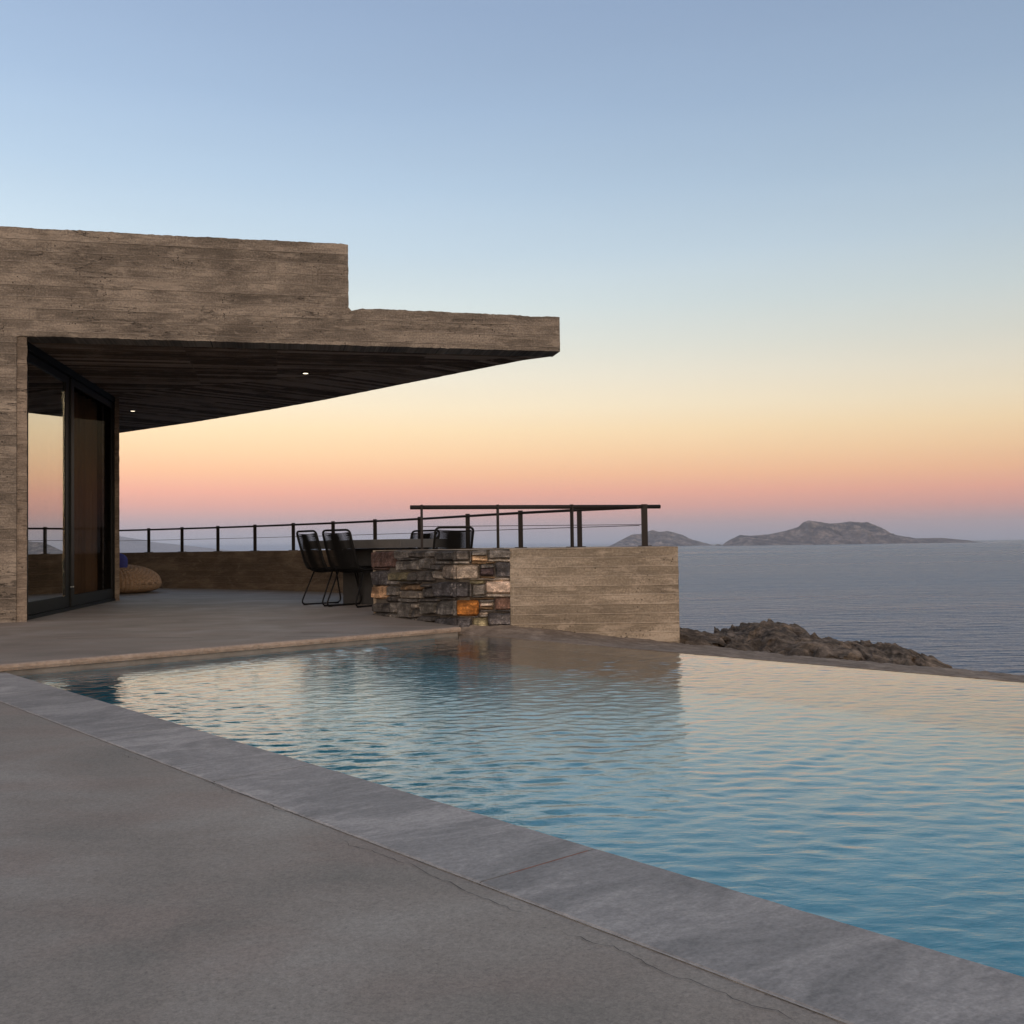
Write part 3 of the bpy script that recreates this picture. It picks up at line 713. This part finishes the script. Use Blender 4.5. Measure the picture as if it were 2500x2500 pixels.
ST = """L 45 80 335 300 rd|L 340 80 520 185 md|L 525 78 730 170 dk|L 735 78 860 165 md|L 385 175 655 202 dk|L 380 205 655 337 md|L 660 175 808 327 md|L 812 180 862 262 dk|L 812 265 965 330 dk
L 865 217 1060 256 md|L 50 335 238 540 lk|L 262 355 520 480 ol|L 525 350 636 478 md|L 640 340 836 492 dk|L 840 340 958 465 lt|L 240 458 400 520 md|L 404 488 650 512 dk|L 45 545 228 710 tn|L 234 540 385 665 md
L 410 518 695 600 br|L 405 602 700 700 lt|L 702 562 845 700 dk|L 700 515 850 556 dk|L 240 670 380 755 dk|L 388 705 655 752 md|L 665 705 900 740 dk|L 65 755 278 895 dk|L 282 758 362 900 md|L 366 758 562 965 md
L 567 765 640 832 lt|L 568 836 640 960 dk|L 658 745 892 912 st|L 60 900 278 942 dk|L 284 905 362 965 md|L 367 970 625 1000 dk|L 636 932 880 1010 dk|L 900 300 958 334 dk|L 45 304 240 332 rd|L 856 495 905 520 dk|L 568 965 632 998 md|L 896 700 1105 722 dk|L 240 545 250 550 dk|L 893 745 912 920 dk
C 868 78 1105 1320 213 dl|C 968 262 1108 1450 460 cr|C 852 487 1108 1318 692 lk|C 917 728 1110 1442 935 or|C 890 955 1120 1348 1105 lk
R 1325 82 1338 240 dk|R 1345 80 1556 138 md|R 1340 142 1556 214 cm|R 1560 72 1868 185 md|R 1562 188 1868 216 lt|R 1110 218 1325 253 lt|R 1455 255 1656 302 dk|R 1458 307 1648 412 pu|R 1660 222 1870 428 lk|R 1345 218 1655 250 br
R 1455 418 1655 440 br|R 1320 444 1868 466 lt|R 1325 470 1520 512 ol|R 1350 517 1530 670 md|R 1322 517 1346 690 dk|R 1535 474 1872 640 wh|R 1350 675 1530 692 md|R 1325 696 1650 718 br|R 1535 645 1868 682 lt|R 1450 722 1648 756 md|R 1448 760 1640 805 cr|R 1450 810 1640 850 br
R 1652 690 1868 852 oo|R 1450 855 1650 884 dk|R 1450 888 1562 912 cr|R 1448 916 1560 945 md|R 1655 856 1868 876 dk|R 1568 882 1870 1058 lk|R 1362 962 1562 1082 ol|R 1350 1086 1412 1130 md|R 1355 938 1445 958 dk|R 1415 1088 1565 1150 dk|R 1570 1064 1868 1130 dk"""
COLS = dict(rd=(.06,.036,.03,.35), md=(.095,.088,.078,.25), dk=(.050,.046,.042,.15), lk=(.050,.048,.050,1), ol=(.10,.088,.052,.2), lt=(.17,.15,.125,.15), tn=(.24,.15,.085,.1),
            br=(.085,.055,.030,.1), st=(.075,.070,.060,.1), dl=(.12,.105,.09,.6), cr=(.26,.215,.17,.3), cm=(.38,.26,.155,.1), pu=(.050,.036,.038,.4), wh=(.40,.315,.25,.1), oo=(.10,.06,.045,.5))
COLS['or'] = (.27,.105,.022,.15)
mb = MB()
def face_param(x, y, right):
    a, b = (B, B2) if right else (A, B)
    return on_line(900+x/5.367, 1330+y/5.367, (a.x, a.y), (b.x, b.y))
def stone(c00, c10, c11, c01, nout, col, seed, depth=.10, prot=None):
    # a rubble stone: pillow-shaped front grid over the quad c00..c01 (left-bottom, right-bottom, right-top, left-top)
    W_ = (c10-c00).length; H_ = (c01-c00).length
    nu = max(5, int(W_/.016)); nv = max(4, int(H_/.016)); prot = random.uniform(.0, .014) if prot is None else prot
    cl_ = []; bnd = random.uniform(-.1, .45); spl = random.uniform(.3, .6)
    V = []; tu, tv = random.uniform(-.012, .012), random.uniform(-.010, .010)
    rx = .016/W_; rz = .016/H_
    for i in range(nu+1):
        row = []
        for j in range(nv+1):
            u, v = i/nu, j/nv
            p = c00*(1-u)*(1-v)+c10*u*(1-v)+c11*u*v+c01*(1-u)*v
            du, dv = min(u, 1-u)*W_, min(v, 1-v)*H_; e_ = min(du, dv)
            k = 1-max(0, 1-e_/.013)**2 if e_ < .013 else 1
            cor = max(0, 1-math.hypot(du, dv)/.022)
            cen = c00*.25+c10*.25+c11*.25+c01*.25
            wob = noise.noise((p.x*20+seed, p.y*20, p.z*20))
            q = p+(cen-p)*(.06*cor)+Vector((0, 0, .006*noise.noise((p.x*14, seed, p.z*14))))*(.4 if e_ < .001 else 1)
            hgt = k*(prot+.016)+.012*k*fbm(p.x*9+seed, (p.y+p.z)*9, seed, 4)+tu*(u-.5)*2*k+tv*(v-.5)*2*k
            if e_ < 1e-6: hgt = -.022
            row.append(q+nout*(hgt-.012))
            tn_ = 1+.55*fbm(p.x*8+seed, p.y*8+p.z*5, p.z*14, 3)+(bnd if v < spl else -bnd*.6)
            tn_ = max(.35, tn_); cl_.append((col[0]*tn_, col[1]*tn_, col[2]*tn_, col[3]))
        V.append(row)
    mb.grid(V, False, cl_)
nL = Vector((-(B-A).y, (B-A).x, 0)).normalized(); nL = nL if nL.dot(Vector((-1, -1, 0))) > 0 else -nL; nR = Vector((0, -1, 0))
seed = 0
for ln in ST.replace('\n', '|').split('|'):
    t = ln.split(); seed += 1.7
    if t[0] in 'LR':
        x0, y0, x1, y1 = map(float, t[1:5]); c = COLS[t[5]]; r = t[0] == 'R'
        v = random.uniform(.85, 1.25)*(1.65 if r else 1.1); c = (c[0]*v, c[1]*v, c[2]*v, c[3])  # right-face stones lightened over the left: side light put into the colour
        f = lambda x, y: face_param(x, y, r)
        x0 -= 4; x1 += 4; y0 -= 4; y1 += 4
        if r and x1 > 1850: x1 = 1876
        J = lambda: random.uniform(-10, 12) if (x1-x0) > 60 and (y1-y0) > 50 else random.uniform(-2, 2)
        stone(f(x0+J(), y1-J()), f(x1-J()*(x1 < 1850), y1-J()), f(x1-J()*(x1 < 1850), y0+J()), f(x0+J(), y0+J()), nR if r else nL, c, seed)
    else:                              # corner stones show on both faces
        x0, y0, xm, x1, y1 = float(t[1]), float(t[2]), float(t[3]), float(t[4]), float(t[5]); c = COLS[t[6]]
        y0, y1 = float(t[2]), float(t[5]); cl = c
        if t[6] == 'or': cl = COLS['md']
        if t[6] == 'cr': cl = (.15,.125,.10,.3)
        if t[6] == 'dl': cl = COLS['dk']  # left side of cr and dl stones painted darker, shade put into colour
        cn = lambda y: Vector((B.x, B.y, face_param(1107, y, True).z))
        pr = random.uniform(.008, .014)
        stone(face_param(x0, y1, False), cn(y1), cn(y0), face_param(x0, y0, False), nL, cl, seed, prot=pr)
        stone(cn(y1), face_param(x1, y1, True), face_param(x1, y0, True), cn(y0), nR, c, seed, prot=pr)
        zb_, zt_ = cn(y1).z+.006, cn(y0).z-.006      # rounded arris joining the two faces
        V = []
        for k in range(9):
            z = lerp(zb_, zt_, k/8); row = []
            for m in range(7):
                th = m/6; d_ = (nL*(1-th)+nR*th).normalized(); base = Vector((B.x, B.y, z))-(nL+nR)*.012
                row.append(base+d_*(.024+pr*.9+.004*noise.noise((z*30, th*3, seed))))
            V.append(row)
        mb.grid(V, False, cl)
mb.build('stone_facing', M_stone, block)

# ================================================================= RAILINGS
def post_mb(p, ang, w, t, z0, z1):
    mb = MB(); c, s = math.cos(ang), math.sin(ang)
    def bx(w, t, z0, z1):
        q = [(-w/2, -t/2), (w/2, -t/2), (w/2, t/2), (-w/2, t/2)]; q = [(p[0]+a*c-b*s, p[1]+a*s+b*c) for a, b in q]
        return [(x, y, z0) for x, y in q]+[(x, y, z1) for x, y in q]
    FB = [(0,3,2,1),(4,5,6,7),(0,1,5,4),(1,2,6,5),(2,3,7,6),(3,0,4,7)]
    mb.add(bx(w, t, z0, z1), FB); pm = MB(); pm.add(bx(w+.07, max(t+.07, .09), z0-.001, z0+.007), FB)
    return mb, pm
ZR = 1.082
rl = thing('railing', 'long dark steel railing following the curved back parapet', 'railing', (-3.56, 16.65, .652), 'terrace railings')
for i, p in enumerate(RAIL[:-1]):
    a = Vector(RAIL[min(i+1, len(RAIL)-1)])-Vector(RAIL[max(i-1, 0)]); ang = math.atan2(a.y, a.x)
    w_ = .055; m1, m2 = post_mb(p, ang*.35, w_, .016, .653, ZR+.018)
    po = m1.build('post', M_steel, rl); m2.build('base_plate', M_steel, po)
def smooth_path(pts, z, k=6):
    out = []
    for i in range(len(pts)-1):
        p0, p1, p2, p3 = [Vector(pts[max(0, min(len(pts)-1, i+d))]) for d in (-1, 0, 1, 2)]
        for j in range(k):
            t = j/k; q = .5*((2*p1)+(p2-p0)*t+(2*p0-5*p1+4*p2-p3)*t*t+(3*p1-p0-3*p2+p3)*t**3); out.append((q.x, q.y, z))
    out.append((pts[-1][0], pts[-1][1], z)); return out
RP = RAIL[:-1]+[(1.36, 10.96)]
mb = MB(); mb.tube(smooth_path(RP, ZR-.012), .0165, 10); mb.build('handrail', M_steel, rl)
mb = MB(); mb.tube(smooth_path(RP, .875), .0042, 6); mb.build('wire', M_steel, rl)
na, nb = Vector((-1.02, 10.27)), Vector((1.60, 11.06)); nA = math.atan2(nb.y-na.y, nb.x-na.x)
r2 = thing('railing', 'short dark steel railing on the corner block, ending at the thick corner post', 'railing', (.3, 10.6, .652), 'terrace railings')
nq = lambda f: na.lerp(nb, f)
for f, w_, t_, an in ((.042, .016, .05, nA), (.333, .016, .05, nA), (.629, .018, .05, nA+.1), (.932, .062, .05, 0)):
    p = nq(f); m1, m2 = post_mb((p.x, p.y), an, w_, t_, .653, ZR+.022)
    po = m1.build('post', M_steel, r2)
    if f > .9: po['label'] = 'thick corner post'
    m2.build('base_plate', M_steel, po)
mb = MB(); mb.tube([(na.x, na.y, ZR-.004), (nb.x, nb.y, ZR-.004)], .0215, 12); mb.build('handrail', M_steel, r2)
w0, w1 = nq(.042), nq(.932); mb = MB(); mb.tube([(w0.x, w0.y, .885), (w1.x, w1.y, .885)], .0035, 6); mb.build('wire', M_steel, r2)

# ================================================================= TABLE
TC = Vector((-1.28, 11.70)); ta = Vector((-.8, .6)); tb = Vector((.6, .8))     # long side / short side
def tq(a, b): p = TC+ta*a+tb*b; return (p.x, p.y)
table = thing('outdoor_table', 'charcoal rectangular outdoor dining table with a thick top behind the stone wall', 'table', (tq(.9, .45)[0], tq(.9, .45)[1], 0))
TLn, TWd = 1.65, .92
mb = MB(); mb.prism([tq(0, 0), tq(0, TWd), tq(TLn, TWd), tq(TLn, 0)], .672, .774); top = mb.build('tabletop', M_table, table)
bv = top.modifiers.new('bevel', 'BEVEL'); bv.width = .004; bv.segments = 2
mb = MB(); mb.prism([tq(.4, .2), tq(.4, .7), tq(1.15, .7), tq(1.15, .2)], 0, .671); mb.build('pedestal', simple('table_base', (.035,.036,.037,1), .6), table)

# ================================================================= CHAIRS
def arc(p0, p1, p2, r, n=5):       # round the corner p1
    p0, p1, p2 = Vector(p0), Vector(p1), Vector(p2); a = p1+(p0-p1).normalized()*r; b = p1+(p2-p1).normalized()*r
    return [tuple(a*(1-t)**2+p1*2*t*(1-t)+b*t*t) for t in [i/n for i in range(n+1)]]
def rounded(pts, rad, closed=False):
    out = []; m = len(pts)
    for i in range(m):
        if not closed and i in (0, m-1): out.append(tuple(pts[i])); continue
        r = rad[i] if hasattr(rad, '__len__') else rad
        out += arc(pts[i-1], pts[i], pts[(i+1) % m], r)
    return out
def side_curve(t):
    """profile of the seat/back rail: 0 seat front .. 1 back top; returns (y,z); faces +y"""
    S_ = [(.26, .455), (.05, .435), (-.16, .425), (-.215, .45), (-.25, .52), (-.30, .68), (-.36, .885)]
    L = [0]
    for a, b in zip(S_, S_[1:]): L.append(L[-1]+math.hypot(b[0]-a[0], b[1]-a[1]))
    s = t*L[-1]
    for i in range(len(S_)-1):
        if s <= L[i+1]+1e-9:
            f = (s-L[i])/(L[i+1]-L[i]); return (S_[i][0]+(S_[i+1][0]-S_[i][0])*f, S_[i][1]+(S_[i+1][1]-S_[i][1])*f)
    return S_[-1]
def chair_w(t): return .215+.02*t if t > .5 else .225-.0*t
def make_chair(label):
    r = thing('dining_chair', label, 'chair', (0, 0, 0), 'black cord chairs round the outdoor table')
    S_ = [side_curve(i/12) for i in range(13)]
    path = [(.215, .26, .455)]+[(.222, y, z) for y, z in S_[1:12]]+[(.232, S_[12][0], S_[12][1])]
    loop = path+[(-x, y, z) for x, y, z in path[::-1]]
    rad = [.05]+[.004]*11+[.07]+[.07]+[.004]*11+[.05]
    mb = MB(); mb.tube(rounded(loop, rad, True), .0125, 10, closed=True); mb.build('frame', M_chairframe, r)
    for nm, t0, t1, n in (('seat', .04, .47, 26), ('backrest', .52, .965, 36)):
        mb = MB()
        for k in range(n):
            t = lerp(t0, t1, k/(n-1)); y, z = side_curve(t); w = .232 if t > .5 else .222
            if t > .93: w -= (t-.93)*.9
            ny, nz = (0, 1) if t < .47 else (.96, .28)
            sag = .022 if nm == 'seat' else .03
            for lay, o in ((0, .010), (1, -.010)):
                P = []
                for m in range(9):
                    u = -1+m/4; s = -sag*(1-u*u)*(1 if nm == 'seat' else -1)
                    off = o*(1-abs(u)**6*.3)+(s if nm == 'seat' else -abs(s))
                    dj = .004*(1 if lay else -1)*u
                    P.append((w*u, y+ny*off+(dj if nm == 'seat' else 0), z+nz*off+(dj if nm != 'seat' else 0)))
                mb.tube(P, .0042, 5)
        mb.build(nm, M_cord, r)
    for sx in (1, -1):
        X_ = .205*sx; X2 = .235*sx
        P = rounded([(X_, .17, .44), (X2, .265, .012), (X2, -.30, .012), (X_, -.12, .428)], [.001, .075, .075, .001])
        mb = MB(); mb.tube(P, .0095, 8); lg = mb.build('leg', M_chairframe, r)
        for yy in (.20, -.235):
            mb = MB(); mb.box(X2-.014, X2+.014, yy-.022, yy+.022, 0, .014); mb.build('foot_cap', M_chairframe, lg)
    mb = MB(); mb.tube([(-.205, -.12, .412), (.205, -.12, .412)], .009, 8); mb.tube([(-.205, .17, .43), (.205, .17, .43)], .009, 8); mb.build('crossbar', M_chairframe, r)
    return r
ch = [make_chair('black cord chair nearest the stone wall, its back to the camera, overlapping the leftmost chair')]
for l in ('leftmost black cord chair, tucked at the near side of the table', 'black cord chair at the right end of the table, directly behind the stone block', 'black cord chair on the far side of the table, showing only its top'):
    c = copy_tree(ch[0]); c['label'] = l; ch.append(c)
def face(c, x, y, fx, fy, dz=0): c.location = (x, y, dz); c.rotation_euler = (0, 0, math.atan2(fy, fx)-PI/2)
face(ch[0], -1.80, 11.98, .6, .8)
face(ch[1], -2.17, 12.34, .75, .66)
face(ch[2], -.78, 11.35, -.45, .89)
face(ch[3], -1.30, 12.75, -.55, -.83)

# ================================================================= POUF AND CUSHION
px_, py_ = -6.60, 16.75
mb = MB(); V = []; NU, NV = 440, 120
for i in range(NU+1):
    th = 2*PI*i/NU; row = []
    for j in range(NV+1):
        ph = PI*j/NV-PI/2                        # -90..90
        cz = math.sin(ph); cr = math.cos(ph)
        rr = .78*abs(cr)**(.8 if cz > 0 else .35)*(1+.05*math.cos(th*2))
        hz = .16 if cz < 0 else .33
        z = .16+hz*math.copysign(abs(cz)**.8, cz)
        x = rr*math.cos(th); y = rr*math.sin(th)
        if cz > 0: z += .05*(-x)-.10*math.exp(-((x-.12)**2+(y+.12)**2)/.06)*cz
        st_k = (-.034 if (i % 6 in (0, 1) or (j+(i//6 % 2)*3) % 6 == 0) else .006)*(abs(cr) > .12)
        row.append((px_+x+st_k*math.cos(th), py_+y+st_k*math.sin(th), max(0.0, z+st_k*.6*(cz > .3))))
    V.append(row)
mb.grid(V, True)
mb.build('pouf', M_knit, at=(px_, py_, 0), label='large round knitted beige floor pouf against the house pillar', cat='pouf')
mb = MB(); V = []
for i in range(41):
    th = 2*PI*i/40; row = []
    for j in range(25):
        ph = PI*j/24-PI/2; x = .26*math.copysign(abs(math.cos(ph)*math.cos(th))**.6, math.cos(th)); z = .20*math.copysign(abs(math.cos(ph)*math.sin(th))**.6, math.sin(th)); y = .08*math.sin(ph)
        row.append((-6.52+x, 16.66+y+.02*z, .50+z*.75+.02*noise.noise((x*6, z*6, 0))))
    V.append(row)
mb.grid(V, True)
mb.build('cushion', M_blue, at=(-6.52, 16.66, .36), label='blue cushion lying on the knitted pouf', cat='cushion')

# ================================================================= HAZE
N = NT('sea_haze'); v = N.n('ShaderNodeVolumePrincipled'); v.inputs['Color'].default_value = (.78, .86, 1.0, 1); v.inputs['Density'].default_value = 4.2e-5; v.inputs['Anisotropy'].default_value = .0
N.t.links.new(v.outputs[0], N.out.inputs[1])
mb = MB(); mb.box(-31000, 31000, -4000, 18500, -26, 330); mb.build('haze', N.m, kind='stuff')
